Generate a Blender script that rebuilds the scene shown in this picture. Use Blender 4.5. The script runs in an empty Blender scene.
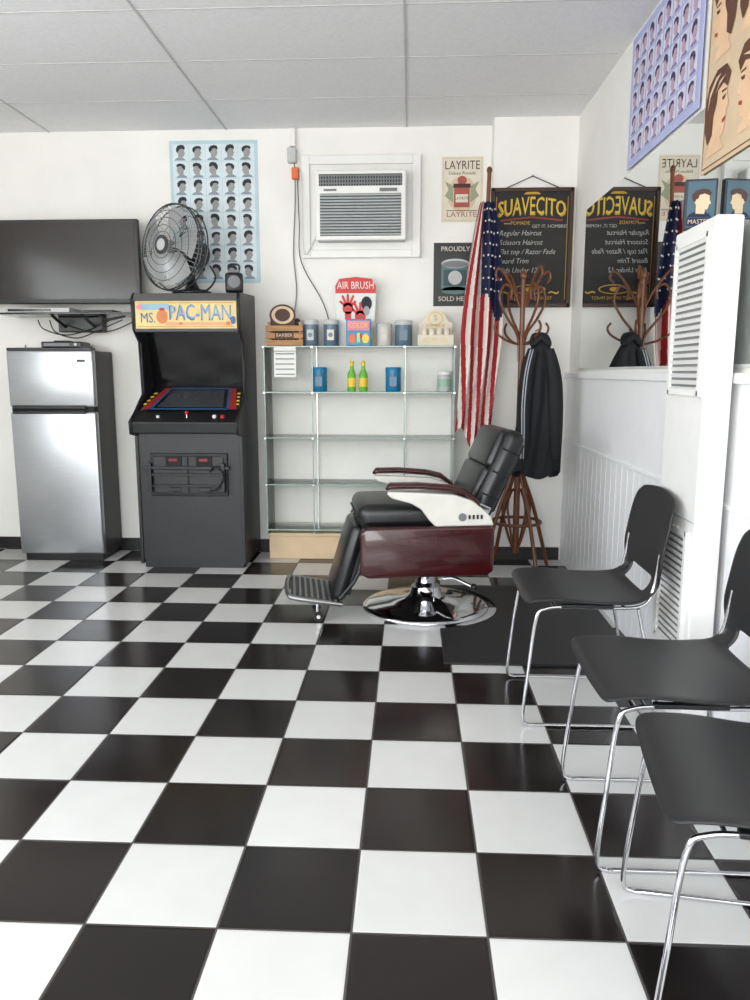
import bpy, bmesh, math, random
from mathutils import Vector, Matrix, Euler
random.seed(4)
sc = bpy.context.scene
try:
    sc.view_settings.view_transform = 'Standard'
except Exception:
    pass
pi = math.pi

# ------------------------------------------------------------------ materials
def lin(c):
    c = c/255.0
    return c/12.92 if c <= 0.04045 else ((c+0.055)/1.055)**2.4
def rgb(r, g, b): return (lin(r), lin(g), lin(b), 1)
_m = {}
def mat(name, col, rough=0.5, metal=0.0, noise=0.06, nscale=12.0, bump=0.0, bscale=60.0, coat=0.0, stretch=None, spec=0.5, emit=0.0):
    if name in _m: return _m[name]
    m = bpy.data.materials.new(name); m.use_nodes = True
    nt = m.node_tree; N = nt.nodes; L = nt.links
    p = N['Principled BSDF']
    col = rgb(*col)
    tc = N.new('ShaderNodeTexCoord'); mp = N.new('ShaderNodeMapping')
    L.new(tc.outputs['Object'], mp.inputs['Vector'])
    if stretch: mp.inputs['Scale'].default_value = stretch
    nz = N.new('ShaderNodeTexNoise'); nz.inputs['Scale'].default_value = nscale; nz.inputs['Detail'].default_value = 5
    L.new(mp.outputs[0], nz.inputs['Vector'])
    cr = N.new('ShaderNodeValToRGB')
    cr.color_ramp.elements[0].position = 0.3; cr.color_ramp.elements[1].position = 0.7
    cr.color_ramp.elements[0].color = tuple(max(0, c*(1-noise)) for c in col[:3])+(1,)
    cr.color_ramp.elements[1].color = tuple(min(1, c*(1+noise)) for c in col[:3])+(1,)
    L.new(nz.outputs['Fac'], cr.inputs['Fac']); L.new(cr.outputs['Color'], p.inputs['Base Color'])
    p.inputs['Roughness'].default_value = rough; p.inputs['Metallic'].default_value = metal
    p.inputs['Specular IOR Level'].default_value = spec
    if coat: p.inputs['Coat Weight'].default_value = coat; p.inputs['Coat Roughness'].default_value = 0.05
    if emit:
        L.new(cr.outputs['Color'], p.inputs['Emission Color']); p.inputs['Emission Strength'].default_value = emit
    if bump:
        n2 = N.new('ShaderNodeTexNoise'); n2.inputs['Scale'].default_value = bscale; n2.inputs['Detail'].default_value = 4
        L.new(mp.outputs[0], n2.inputs['Vector'])
        b = N.new('ShaderNodeBump'); b.inputs['Strength'].default_value = bump; b.inputs['Distance'].default_value = 0.004
        L.new(n2.outputs['Fac'], b.inputs['Height']); L.new(b.outputs['Normal'], p.inputs['Normal'])
    _m[name] = m; return m

def glassy(name, tint, fac=0.1, rough=0.02):
    m = bpy.data.materials.new(name); m.use_nodes = True
    nt = m.node_tree; N = nt.nodes; L = nt.links
    N.remove(N['Principled BSDF']); o = N['Material Output']
    t = N.new('ShaderNodeBsdfTransparent'); t.inputs[0].default_value = rgb(*tint)
    g = N.new('ShaderNodeBsdfGlossy'); g.inputs['Roughness'].default_value = rough
    fr = N.new('ShaderNodeFresnel'); fr.inputs[0].default_value = 1.45
    mx = N.new('ShaderNodeMixShader')
    mt = N.new('ShaderNodeMath'); mt.operation = 'MULTIPLY'; mt.inputs[1].default_value = fac*10
    L.new(fr.outputs[0], mt.inputs[0]); L.new(mt.outputs[0], mx.inputs[0])
    L.new(t.outputs[0], mx.inputs[1]); L.new(g.outputs[0], mx.inputs[2]); L.new(mx.outputs[0], o.inputs[0])
    return m

TS = 0.304; TX = -0.124; TY = 1.222
def floor_mat():
    m = bpy.data.materials.new('checker_tile'); m.use_nodes = True
    nt = m.node_tree; N = nt.nodes; L = nt.links; p = N['Principled BSDF']
    g = N.new('ShaderNodeNewGeometry'); sp = N.new('ShaderNodeSeparateXYZ'); L.new(g.outputs['Position'], sp.inputs[0])
    def M(op, a, b=None):
        n = N.new('ShaderNodeMath'); n.operation = op
        for i, x in enumerate([a, b]):
            if x is None: continue
            if isinstance(x, (int, float)): n.inputs[i].default_value = x
            else: L.new(x, n.inputs[i])
        return n.outputs[0]
    x = M('DIVIDE', M('SUBTRACT', sp.outputs[0], TX), TS); y = M('DIVIDE', M('SUBTRACT', sp.outputs[1], TY), TS)
    ix = M('FLOOR', x); iy = M('FLOOR', y)
    par = M('PINGPONG', M('ADD', M('ADD', ix, iy), 200.0), 1.0)
    par = M('GREATER_THAN', par, 0.5)
    fx = M('SUBTRACT', x, ix); fy = M('SUBTRACT', y, iy)
    e = M('MINIMUM', M('MINIMUM', fx, M('SUBTRACT', 1.0, fx)), M('MINIMUM', fy, M('SUBTRACT', 1.0, fy)))
    gr = M('LESS_THAN', e, 0.009)
    cb = N.new('ShaderNodeCombineXYZ'); L.new(ix, cb.inputs[0]); L.new(iy, cb.inputs[1])
    wn = N.new('ShaderNodeTexWhiteNoise'); wn.noise_dimensions = '2D'; L.new(cb.outputs[0], wn.inputs['Vector'])
    nz = N.new('ShaderNodeTexNoise'); nz.inputs['Scale'].default_value = 9; nz.inputs['Detail'].default_value = 6
    L.new(g.outputs['Position'], nz.inputs['Vector'])
    def ramp(f, a, b):
        r = N.new('ShaderNodeValToRGB'); r.color_ramp.elements[0].color = rgb(*a); r.color_ramp.elements[1].color = rgb(*b); L.new(f, r.inputs[0]); return r.outputs[0]
    fac = M('ADD', M('MULTIPLY', wn.outputs['Value'], 0.5), M('MULTIPLY', nz.outputs['Fac'], 0.5))
    blk = ramp(fac, (16, 14, 14), (38, 32, 31)); wht = ramp(fac, (200, 200, 197), (220, 220, 218))
    def mix(f, a, b):
        n = N.new('ShaderNodeMix'); n.data_type = 'RGBA'; L.new(f, n.inputs[0])
        for i, c in ((6, a), (7, b)):
            if isinstance(c, tuple): n.inputs[i].default_value = c
            else: L.new(c, n.inputs[i])
        return n.outputs[2]
    c = mix(par, blk, wht); c = mix(gr, c, rgb(70, 66, 63)); L.new(c, p.inputs['Base Color'])
    r = M('ADD', M('ADD', M('MULTIPLY', gr, 0.5), 0.13), M('MULTIPLY', nz.outputs['Fac'], 0.12)); L.new(r, p.inputs['Roughness'])
    b = N.new('ShaderNodeBump'); b.inputs['Strength'].default_value = 0.5; b.inputs['Distance'].default_value = 0.002
    h = M('ADD', M('MINIMUM', M('MULTIPLY', e, 40.0), 1.0), M('MULTIPLY', nz.outputs['Fac'], 0.25)); L.new(h, b.inputs['Height']); L.new(b.outputs[0], p.inputs['Normal'])
    p.inputs['Specular IOR Level'].default_value = 0.45
    return m

def ceil_mat():
    return mat('ceiling_tile', (238, 238, 239), 0.9, noise=0.04, nscale=60, bump=0.3, bscale=120)

WALL = mat('plaster_white', (240, 238, 233), 0.75, noise=0.035, nscale=3, bump=0.45, bscale=16)
WAIN = mat('painted_panel', (238, 238, 239), 0.4, noise=0.02, bump=0.05)
WHITE = mat('white_enamel', (238, 237, 234), 0.35, noise=0.02)
PAPER = mat('paper_white', (228, 228, 224), 0.7, noise=0.03)
BLACK = mat('black_plastic', (24, 24, 26), 0.38, noise=0.15)
SHELLB = mat('chair_shell_plastic', (30, 30, 32), 0.42, noise=0.08, nscale=60, bump=0.1, bscale=300)
BLKGL = mat('black_gloss', (10, 10, 12), 0.12, noise=0.1)
DARK = mat('dark_recess', (8, 8, 9), 0.7)
BLKMAT = mat('black_rubber', (26, 26, 27), 0.45, noise=0.2, nscale=40, bump=0.3, bscale=200)
LEATHER = mat('black_leather', (22, 23, 25), 0.28, noise=0.15, nscale=25, bump=0.25, bscale=180)
CHROME = mat('chrome', (215, 215, 218), 0.08, 1.0, noise=0.02)
STEEL = mat('brushed_steel', (178, 180, 183), 0.30, 0.75, noise=0.07, nscale=8, stretch=(1, 1, 40))
GREY = mat('grey_plastic', (120, 122, 124), 0.5)
LGREY = mat('light_grey', (190, 192, 192), 0.5)
BURG = mat('burgundy_gloss', (58, 9, 12), 0.22, noise=0.3, nscale=4, stretch=(1.5, 6, 10), coat=0.5)
CREAM = mat('cream_panel', (222, 219, 211), 0.35)
WOOD = mat('bent_wood', (104, 58, 30), 0.35, noise=0.25, nscale=8, stretch=(8, 8, 1))
PINE = mat('pine_wood', (170, 124, 76), 0.55, noise=0.2, nscale=8, stretch=(1, 8, 12))
TAN = mat('tan_laminate', (220, 194, 158), 0.5, noise=0.05)
SIDEBLK = mat('arcade_black', (27, 28, 31), 0.42, noise=0.15, nscale=30, bump=0.1)
YEL = mat('yellow', (236, 200, 64), 0.5); GOLD = mat('gold_ink', (190, 148, 56), 0.6); YELD = mat('sign_yellow', (214, 182, 60), 0.6)
RED = mat('red', (190, 30, 36), 0.5); BLUE = mat('blue', (48, 80, 160), 0.5); NAVY = mat('navy', (24, 30, 66), 0.7)
FRED = mat('flag_red', (156, 26, 38), 0.75, bump=0.2); FWHITE = mat('flag_white', (220, 210, 202), 0.75, bump=0.2)
TEAL = mat('teal_tin', (20, 116, 160), 0.35); SLATE = mat('slate_tin', (90, 110, 128), 0.35)
PINK = mat('pink', (222, 130, 152), 0.5); ORANGE = mat('orange', (224, 112, 60), 0.5); GREEN = mat('green_liquid', (110, 186, 60), 0.2)
SKIN = mat('print_skin', (158, 156, 158), 0.7); HAIR = mat('print_hair', (34, 40, 50), 0.7); SHIRT = mat('print_shirt', (136, 152, 164), .7)
PBLUE = mat('print_lightblue', (186, 212, 220), 0.6); CELL = mat('print_cell', (216, 228, 232), 0.6)
PVIO = mat('print_violet', (176, 182, 222), 0.6); VCELL = mat('print_vcell', (212, 212, 232), 0.6); VHAIR = mat('print_vhair', (60, 50, 92), 0.6); VSK = mat('print_vskin', (186, 160, 180), .6)
VSHIRT = mat('print_vshirt', (130, 122, 176), .6)
PTAN = mat('print_tan', (214, 190, 158), 0.6); PBRN = mat('print_brown', (70, 42, 30), 0.6); PCRM = mat('print_cream', (222, 213, 194), 0.6)
CHALK = mat('chalkboard', (34, 33, 32), 0.7, noise=0.25, nscale=6); CHW = mat('chalk_white', (172, 172, 168), 0.8, noise=.15, nscale=90)
CLOTH = mat('jacket_cloth', (17, 18, 22), 0.8, noise=0.2, nscale=30, bump=0.3); STRIPE = mat('jacket_stripe', (170, 174, 182), 0.8)
GEDGE = mat('glass_edge', (146, 170, 163), 0.2, noise=0.02)
GLASS = glassy('shelf_glass', (238, 248, 243), 0.10)
PANE = glassy('window_glass', (250, 252, 252), 0.08)
MIRR = mat('mirror_silver', (228, 232, 231), 0.015, 1.0, noise=0.0)

# ------------------------------------------------------------------ builder
def catmull(pts, k, closed=False):
    pts = [Vector(p) for p in pts]; n = len(pts); out = []
    rng = n if closed else n-1
    for i in range(rng):
        if closed: p0, p1, p2, p3 = pts[(i-1) % n], pts[i], pts[(i+1) % n], pts[(i+2) % n]
        else: p0, p1, p2, p3 = pts[max(i-1, 0)], pts[i], pts[i+1], pts[min(i+2, n-1)]
        for j in range(k):
            t = j/k
            out.append(0.5*((2*p1)+(-p0+p2)*t+(2*p0-5*p1+4*p2-p3)*t*t+(-p0+3*p1-3*p2+p3)*t**3))
    if not closed: out.append(pts[-1])
    return out

class MB:
    def __init__(s): s.v = []; s.f = []; s.m = []; s.sm = []; s.mats = []; s.X = Matrix.Identity(4)
    def mi(s, m):
        if m not in s.mats: s.mats.append(m)
        return s.mats.index(m)
    def add(s, vs, fs, m, smooth=False):
        o = len(s.v); X = s.X
        s.v += [tuple(X @ Vector(v)) for v in vs]
        for i, f in enumerate(fs):
            s.f.append(tuple(o+k for k in f))
            mm = m[i] if isinstance(m, list) else m
            s.m.append(s.mi(mm)); s.sm.append(smooth)
    def box(s, a, b, m, bev=0, R=None, seg=2):
        a = Vector(a); b = Vector(b); c = (a+b)/2; d = b-a
        bm = bmesh.new(); bmesh.ops.create_cube(bm, size=1)
        for v in bm.verts: v.co = Vector((v.co.x*d.x, v.co.y*d.y, v.co.z*d.z))
        if bev: bmesh.ops.bevel(bm, geom=list(bm.edges), offset=bev, segments=seg, profile=0.5, affect='EDGES', clamp_overlap=True)
        bm.verts.ensure_lookup_table(); bm.verts.index_update()
        vs = []
        for v in bm.verts:
            q = v.co.copy()
            if R: q = R @ q
            vs.append(q+c)
        s.add(vs, [[v.index for v in f.verts] for f in bm.faces], m, bev > 0.012); bm.free()
    def tube(s, pts, r, m, n=8, sub=0, closed=False, caps=True, flat=None):
        P = catmull(pts, sub, closed) if sub else [Vector(p) for p in pts]
        K = len(P)
        def rad(i):
            if isinstance(r, (int, float)): return r
            t = i/(K-1)*(len(r)-1); j = min(int(t), len(r)-2); return r[j]+(r[j+1]-r[j])*(t-j)
        T = []
        for i in range(K):
            if closed: d = P[(i+1) % K]-P[i-1]
            else: d = P[min(i+1, K-1)]-P[max(i-1, 0)]
            T.append(d.normalized() if d.length > 1e-9 else Vector((0, 0, 1)))
        u = T[0].orthogonal().normalized(); vs = []
        for i in range(K):
            u = (u-T[i]*u.dot(T[i]));
            if u.length < 1e-6: u = T[i].orthogonal()
            u.normalize(); w = T[i].cross(u)
            for j in range(n):
                a = 2*pi*j/n; vs.append(P[i]+(u*math.cos(a)+w*math.sin(a))*rad(i))
        fs = []
        for i in range(K if closed else K-1):
            i2 = (i+1) % K
            for j in range(n): fs.append((i*n+j, i*n+(j+1) % n, i2*n+(j+1) % n, i2*n+j))
        s.add(vs, fs, m, True)
        if caps and not closed:
            s.add(vs[:n], [tuple(range(n))[::-1]], m); s.add(vs[-n:], [tuple(range(n))], m)
    def cyl(s, p0, p1, r, m, n=24, r1=None): s.tube([p0, p1], [r, r if r1 is None else r1], m, n)
    def lathe(s, prof, c, m, n=32, ax='z'):
        c = Vector(c); vs = []; K = len(prof)
        for (r, z) in prof:
            for j in range(n):
                a = 2*pi*j/n
                q = Vector((r*math.cos(a), r*math.sin(a), z))
                if ax == 'y': q = Vector((q.x, q.z, q.y))
                vs.append(c+q)
        fs = []; 
        for i in range(K-1):
            for j in range(n): fs.append((i*n+j, i*n+(j+1) % n, (i+1)*n+(j+1) % n, (i+1)*n+j))
        s.add(vs, fs, m, True)
        if prof[-1][0] > 1e-4: s.add(vs[-n:], [tuple(range(n))], m)
        if prof[0][0] > 1e-4: s.add(vs[:n], [tuple(range(n))[::-1]], m)
    def prism(s, poly, ax, a0, a1, m, bev=0, seg=2):
        def q(p, a):
            if ax == 'x': return Vector((a, p[0], p[1]))
            if ax == 'y': return Vector((p[0], a, p[1]))
            return Vector((p[0], p[1], a))
        n = len(poly); vs = [q(p, a0) for p in poly]+[q(p, a1) for p in poly]
        fs = [tuple(range(n))[::-1], tuple(range(n, 2*n))]+[(i, (i+1) % n, n+(i+1) % n, n+i) for i in range(n)]
        bm = bmesh.new(); bv = [bm.verts.new(v) for v in vs]
        for f in fs: bm.faces.new([bv[i] for i in f])
        bmesh.ops.recalc_face_normals(bm, faces=bm.faces)
        if bev: bmesh.ops.bevel(bm, geom=list(bm.edges), offset=bev, segments=seg, profile=0.5, affect='EDGES', clamp_overlap=True)
        bm.verts.index_update()
        s.add([v.co.copy() for v in bm.verts], [[v.index for v in f.verts] for f in bm.faces], m, bev > 0.012); bm.free()
    def ball(s, c, r, m, n=16, k=10, R=None):
        vs = []; fs = []; c = Vector(c)
        if isinstance(r, (int, float)): r = (r, r, r)
        for i in range(k+1):
            t = pi*i/k
            for j in range(n):
                a = 2*pi*j/n; q = Vector((r[0]*math.sin(t)*math.cos(a), r[1]*math.sin(t)*math.sin(a), r[2]*math.cos(t)))
                if R: q = R @ q
                vs.append(c+q)
        for i in range(k):
            for j in range(n): fs.append((i*n+j, (i+1)*n+j, (i+1)*n+(j+1) % n, i*n+(j+1) % n))
        s.add(vs, fs, m, True)
    def grid(s, f, nu, nv, m, closeu=False, skip=None):
        vs = []; fs = []; ms = []
        W = nu if closeu else nu+1
        for j in range(nv+1):
            for i in range(W): vs.append(f(i/nu, j/nv))
        for j in range(nv):
            for i in range(nu):
                u = (i+.5)/nu; v = (j+.5)/nv
                if skip and skip(u, v): continue
                fs.append((j*W+i, j*W+(i+1) % W, (j+1)*W+(i+1) % W, (j+1)*W+i)); ms.append(m(u, v) if callable(m) else m)
        s.add(vs, fs, ms, True)
    def done(s, name, loc=(0, 0, 0), rz=0, parent=None):
        me = bpy.data.meshes.new(name); loc = Vector(loc)
        me.from_pydata(s.v, [], s.f)
        for m in s.mats: me.materials.append(m)
        me.polygons.foreach_set('material_index', s.m); me.polygons.foreach_set('use_smooth', s.sm); me.update()
        o = bpy.data.objects.new(name, me); sc.collection.objects.link(o); o.location = loc; o.rotation_euler = (0, 0, rz)
        if parent: o.parent = parent
        return o

_tc = {}
def text_mesh(t):
    if t in _tc: return _tc[t]
    cu = bpy.data.curves.new('tmp', 'FONT'); cu.body = t; cu.align_x = 'CENTER'; cu.align_y = 'CENTER'; cu.size = 1; cu.resolution_u = 2
    o = bpy.data.objects.new('tmp', cu); sc.collection.objects.link(o)
    bpy.context.view_layer.update()
    me = bpy.data.meshes.new_from_object(o.evaluated_get(bpy.context.evaluated_depsgraph_get()))
    vs = [v.co.copy() for v in me.vertices]; fs = [tuple(p.vertices) for p in me.polygons]
    bpy.data.objects.remove(o); bpy.data.curves.remove(cu); bpy.data.meshes.remove(me)
    _tc[t] = (vs, fs); return _tc[t]

class Paint:
    def __init__(s, mb, O, U, V, N, step=0.0008): s.mb = mb; s.O = Vector(O); s.U = Vector(U); s.V = Vector(V); s.N = Vector(N); s.st = step
    def P(s, u, v, l): return s.O+s.U*u+s.V*v+s.N*(l*s.st)
    def poly(s, pts, m, l=1): s.mb.add([s.P(u, v, l) for u, v in pts], [tuple(range(len(pts)))], m)
    def rect(s, a, b, c, d, m, l=1): s.poly([(a, b), (c, b), (c, d), (a, d)], m, l)
    def ell(s, cu, cv, ru, rv, m, l=1, a0=0, a1=2*pi, n=18): s.poly([(cu+ru*math.cos(a0+(a1-a0)*i/n), cv+rv*math.sin(a0+(a1-a0)*i/n)) for i in range(n+(0 if abs(a1-a0-2*pi) < 1e-6 else 1))], m, l)
    def text(s, t, cu, cv, size, m, l=2, sx=1.0, arch=0, w=None, slant=0, bulge=0):
        vs, fs = text_mesh(t)
        xs = [v.x for v in vs]; half = (max(xs)-min(xs))/2
        if w: sx = w/(2*half*size)
        out = []
        for v in vs:
            k = 1+bulge*(1-(v.x/half)**2)
            x = v.x*size*sx; y = v.y*size*k
            y += -arch*x*x
            out.append(s.P(cu+x+slant*y, cv+y, l))
        s.mb.add(out, fs, m)

def hairhead(p, cu, cv, s, mh, ms, mt, face=1, l=2, style=0):
    F = lambda pts, m, ll: p.poly([(cu+face*a*s, cv+b*s) for a, b in pts], m, ll)
    F([(-.44, -.5), (.36, -.5), (.26, -.40), (.14, -.32), (-.16, -.30), (-.34, -.38)], mt, l)
    F([(-.16, -.38), (.12, -.40), (.16, -.1), (-.16, 0)], ms, l+.5)
    F([(.02, -.22), (.2, -.26), (.24, -.18), (.25, -.10), (.32, -.06), (.26, .06), (.26, .2), (.18, .34), (-.1, .36), (-.24, .2), (-.22, -.02), (-.12, -.14)], ms, l+1)
    top = (.38, .42, .46)[style % 3]
    F([(.28, .18), (.32, .28), (.24, top), (.04, top+.04), (-.18, top-.02), (-.30, .24), (-.28, .06), (-.2, -.02), (-.16, .08), (-.10, .10), (-.06, .22), (.1, .26)], mh, l+2)

# ------------------------------------------------------------------ room
XR = 1.05; XL = -3.6; YB = 5.2; YF = -2.6; H = 2.776
RW_ANG = math.radians(.9); PIV = Vector((XR, 2.7, 0))
def along_right_wall(o):
    R = Matrix.Rotation(RW_ANG, 3, 'Z'); o.location = PIV-R @ PIV; o.rotation_euler = (0, 0, RW_ANG); return o
b = MB(); b.box((XL-.1, YF-.1, -.1), (XR+.25, YB+.1, 0), floor_mat()); b.done('floor')
b = MB(); CM = ceil_mat(); CG = mat('ceiling_seam', (200, 200, 199), 0.8)
b.box((XL-.1, YF-.1, H), (XR+.25, YB+.1, H+.1), CM)
for k in range(-3, 2):
    x = -.04+1.16*k
    if XL < x < XR-.05: b.box((x-.005, YF, H-.004), (x+.005, YB, H+.001), CG)
y = 4.66
while y > YF:
    b.box((XL, y-.003, H-.002), (XR-.05, y+.003, H+.001), CG); y -= .555
b.done('ceiling')
b = MB(); b.box((XL-.1, YB, 0), (XR+.1, YB+.1, H), WALL); b.done('wall_back')
b = MB(); b.box((XR, YF-.1, 0), (XR+.1, YB, H), WALL); along_right_wall(b.done('wall_right'))
b = MB(); b.box((.50, 5.04, 0), (XR-.01, YB, H), WALL); b.done('wall_pillar')
b = MB(); b.box((XL-.1, YF-.1, 0), (XL, YB, .8), WALL); b.box((XL-.1, YF-.1, 2.4), (XL, YB, H), WALL)
b.box((XL-.1, YF-.1, .8), (XL, -1.5, 2.4), WALL); b.box((XL-.1, 2.8, .8), (XL, YB, 2.4), WALL); b.done('wall_left')
b = MB(); b.box((XL, YF-.1, 0), (XR+.15, YF, .45), WALL); b.box((XL, YF-.1, 2.45), (XR+.15, YF, H), WALL)
b.box((XL, YF-.1, .45), (-3.3, YF, 2.45), WALL); b.box((.8, YF-.1, .45), (XR+.15, YF, 2.45), WALL); b.done('wall_front')
b = MB()
for x in (-3.3, -1.95, -.6, .74): b.box((x, YF-.07, .45), (x+.06, YF-.02, 2.45), GREY)
b.box((-3.3, YF-.07, .45), (.8, YF-.02, .5), GREY); b.box((-3.3, YF-.07, 2.4), (.8, YF-.02, 2.45), GREY)
b.box((-3.25, YF-.05, .5), (.75, YF-.045, 2.4), PANE); b.done('window_1')
b = MB()
for yy in (-1.5, .6, 2.74): b.box((XL-.08, yy, .8), (XL-.03, yy+.06, 2.4), GREY)
b.box((XL-.08, -1.5, .8), (XL-.03, 2.8, .85), GREY); b.box((XL-.08, -1.5, 2.35), (XL-.03, 2.8, 2.4), GREY)
b.box((XL-.06, -1.45, .85), (XL-.055, 2.74, 2.35), PANE); b.done('window_2')
BB = mat('baseboard_black', (22, 21, 21), 0.4)
b = MB(); b.box((XL, YB-.012, 0), (.488, YB, .085), BB); b.done('baseboard_back')
b = MB(); b.box((.488, 5.028, 0), (.99, 5.04, .085), BB); b.box((.488, 5.04, 0), (.50, YB-.012, .085), BB); b.done('baseboard_pillar')
b = MB(); yy = 5.03
while yy > -2.5:
    b.box((XR-.014, yy-.092, 0), (XR, yy, .80), WAIN, bev=.002, seg=1); yy -= .0935
b.box((XR-.012, -2.5, .80), (XR, 5.03, 1.2), WAIN)
b.box((XR-.02, -2.5, .79), (XR, 5.03, .81), WAIN, bev=.004)
b.box((XR-.03, -2.5, 1.2), (XR, 5.03, 1.235), WAIN, bev=.005); along_right_wall(b.done('trim_1'))

# ------------------------------------------------------------------ mirror & right wall posters
b = MB(); b.box((XR-.008, 2.0, 1.262), (XR-.0005, 4.72, 2.165), MIRR)
b.box((XR-.01, 2.0, 1.25), (XR-.0005, 4.72, 1.262), LGREY); along_right_wall(b.done('wall_mirror'))
b = MB()
b.box((XR-.014, 3.02, 2.18), (XR-.010, 3.90, 2.75), PVIO)
p = Paint(b, (XR-.0145, 3.90, 2.18), (0, -1, 0), (0, 0, 1), (-1, 0, 0))
for i in range(8):
    for j in range(5):
        cu = .03+.82/8*(i+.5); cv = .03+.51/5*(j+.5)
        p.rect(cu-.047, cv-.046, cu+.047, cv+.046, VCELL, 1); hairhead(p, cu, cv, .086, VHAIR, VSK, VSHIRT, 1 if (i+j) % 2 else -1, style=i*j)
along_right_wall(b.done('haircut_poster'))
b = MB(); b.box((XR-.016, 2.15, 1.93), (XR-.012, 2.95, 2.72), PTAN)
p = Paint(b, (XR-.0165, 2.95, 1.93), (0, -1, 0), (0, 0, 1), (-1, 0, 0))
PFACE = mat('print_face', (228, 192, 156), .6); PHAIR2 = mat('print_auburn', (92, 54, 36), .6); PLIP = mat('print_lip', (176, 60, 48), .6)
p.rect(.012, .012, .788, .016, PHAIR2, 1); p.rect(.012, .012, .016, .78, PHAIR2, 1)
for (cu, cv, s, fc) in ((.125, .18, .27, 1), (.36, .19, .27, -1), (.60, .19, .27, 1), (.12, .48, .26, -1), (.35, .49, .26, 1), (.60, .48, .26, -1)):
    F = lambda pts, m, l: p.poly([(cu+fc*a*s, cv+c*s) for a, c in pts], m, l)
    F([(-.3, -.5), (.25, -.5), (.1, -.34), (.08, -.2), (-.2, -.2), (-.2, -.36)], PFACE, 1.5)
    F([(-.15, -.2), (.06, -.34), (.2, -.32), (.24, -.22), (.22, -.16), (.26, -.12), (.24, -.06), (.33, -.02), (.26, .1), (.25, .24), (.1, .34), (-.2, .3)], PFACE, 2)
    F([(.26, .2), (.34, .34), (.2, .48), (-.08, .5), (-.32, .38), (-.42, .12), (-.38, -.16), (-.28, -.34), (-.14, -.26), (-.12, -.04), (-.04, .1), (-.02, .24), (.14, .28)], PHAIR2, 3)
    F([(.05, .42), (-.1, .42), (-.28, .28), (-.32, .08), (-.24, .24), (-.08, .36)], PTAN, 4); F([(.2, .36), (.02, .34), (-.1, .22), (.02, .30)], PTAN, 4)
    F([(.15, -.15), (.25, -.13), (.25, -.17), (.16, -.2)], PLIP, 3); F([(.12, .12), (.24, .13), (.2, .08), (.13, .08)], PHAIR2, 3); F([(.1, .2), (.25, .19), (.24, .17), (.1, .17)], PHAIR2, 3)
p.rect(.03, .645, .77, .76, PBRN, 1); p.text('BARBER SHOP', .4, .70, .1, PTAN, 2, w=.68)
along_right_wall(b.done('vintage_barber_poster'))

# ------------------------------------------------------------------ wall furnace
b = MB(); fx = .93; y0, y1 = 2.5, 2.87
b.box((fx, y0, .04), (XR-.032, y1, 1.715), WHITE, bev=.01)
b.box((fx+.02, y0+.02, 0), (XR-.035, y1-.02, .05), WHITE)
def louver(b, z0, z1, ya, yb, n):
    b.box((fx-.003, ya, z0), (fx+.002, yb, z1), GREY)
    for i in range(n):
        z = z0+(z1-z0)*(i+.5)/n; h = (z1-z0)/n
        b.box((fx-.010, ya+.012, z-h*.26), (fx-.002, yb-.012, z+h*.26), WHITE, R=Matrix.Rotation(-.5, 3, 'Y'))
    for (a, c, d, e) in ((ya-.01, ya+.012, z0-.01, z1+.01), (yb-.012, yb+.01, z0-.01, z1+.01), (ya, yb, z0-.01, z0+.006), (ya, yb, z1-.006, z1+.01)):
        b.box((fx-.012, a, d), (fx, c, e), WHITE)
louver(b, 1.17, 1.66, y0+.03, y1-.05, 22); louver(b, .28, .70, y0+.05, y1-.07, 18)
b.box((fx-.004, y0+.01, .745), (fx, y1-.01, .75), LGREY); b.done('wall_furnace')
b = MB()
b.box((-.052, -.012, 0), (.052, .012, .165), mat('frame_dark', (32, 42, 52), .4), bev=.004)
p = Paint(b, (-.052, -.0125, 0), (1, 0, 0), (0, 0, 1), (0, -1, 0))
p.rect(.008, .008, .096, .157, mat('pic_teal', (62, 92, 108), .5), 1); hairhead(p, .052, .09, .10, PBRN, PTAN, NAVY, 1, 2)
p.rect(.008, .012, .096, .038, NAVY, 5); p.text('MASTERS', .052, .025, .02, PTAN, 6)
b.done('framed_picture', (.98, 2.79, 1.7165), -.15)

# ------------------------------------------------------------------ arcade cabinet
b = MB(); AX0, AX1 = -1.715, -1.04
side = [(4.69, .03), (4.69, .85), (4.60, .865), (4.59, .94), (4.70, 1.0), (4.85, 1.10), (4.83, 1.42), (4.745, 1.49), (4.73, 1.675), (4.77, 1.715), (5.185, 1.735), (5.185, .03)]
b.prism(side, 'x', AX0, AX0+.02, SIDEBLK, bev=.003); b.prism(side, 'x', AX1-.02, AX1, SIDEBLK, bev=.003)
for x in (AX0-.001, AX1-.019):
    b.tube([(x+.01, q[0], q[1]) for q in side[1:10]], .006, BLACK, 6)
xa, xb = AX0+.02, AX1-.02
b.box((xa, 4.70, .06), (xb, 4.72, .86), SIDEBLK)
b.box((xa, 4.72, .0), (xb, 5.15, .06), BLACK)
b.box((xa, 4.74, 1.69), (xb, 5.18, 1.71), SIDEBLK)
b.box((xa, 5.14, .06), (xb, 5.18, 1.70), SIDEBLK)
b.add([(xa, 5.04, 1.14), (xb, 5.04, 1.14), (xb, 4.95, 1.50), (xa, 4.95, 1.50)], [(0, 1, 2, 3)], BLKGL)
b.add([(xa, 4.745, 1.48), (xb, 4.745, 1.48), (xb, 4.95, 1.50), (xa, 4.95, 1.50)], [(0, 1, 2, 3)], DARK)
b.box((xa, 4.752, 1.48), (xb, 4.775, 1.69), BLACK)
b.box((xa, 4.738, 1.483), (xb, 4.756, 1.50), BLACK); b.box((xa, 4.733, 1.665), (xb, 4.75, 1.69), BLACK)
MY = mat('marquee_yellow', (214, 190, 116), .3, noise=.1)
b.box((xa+.005, 4.742, 1.50), (xb-.005, 4.752, 1.665), MY)
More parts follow.
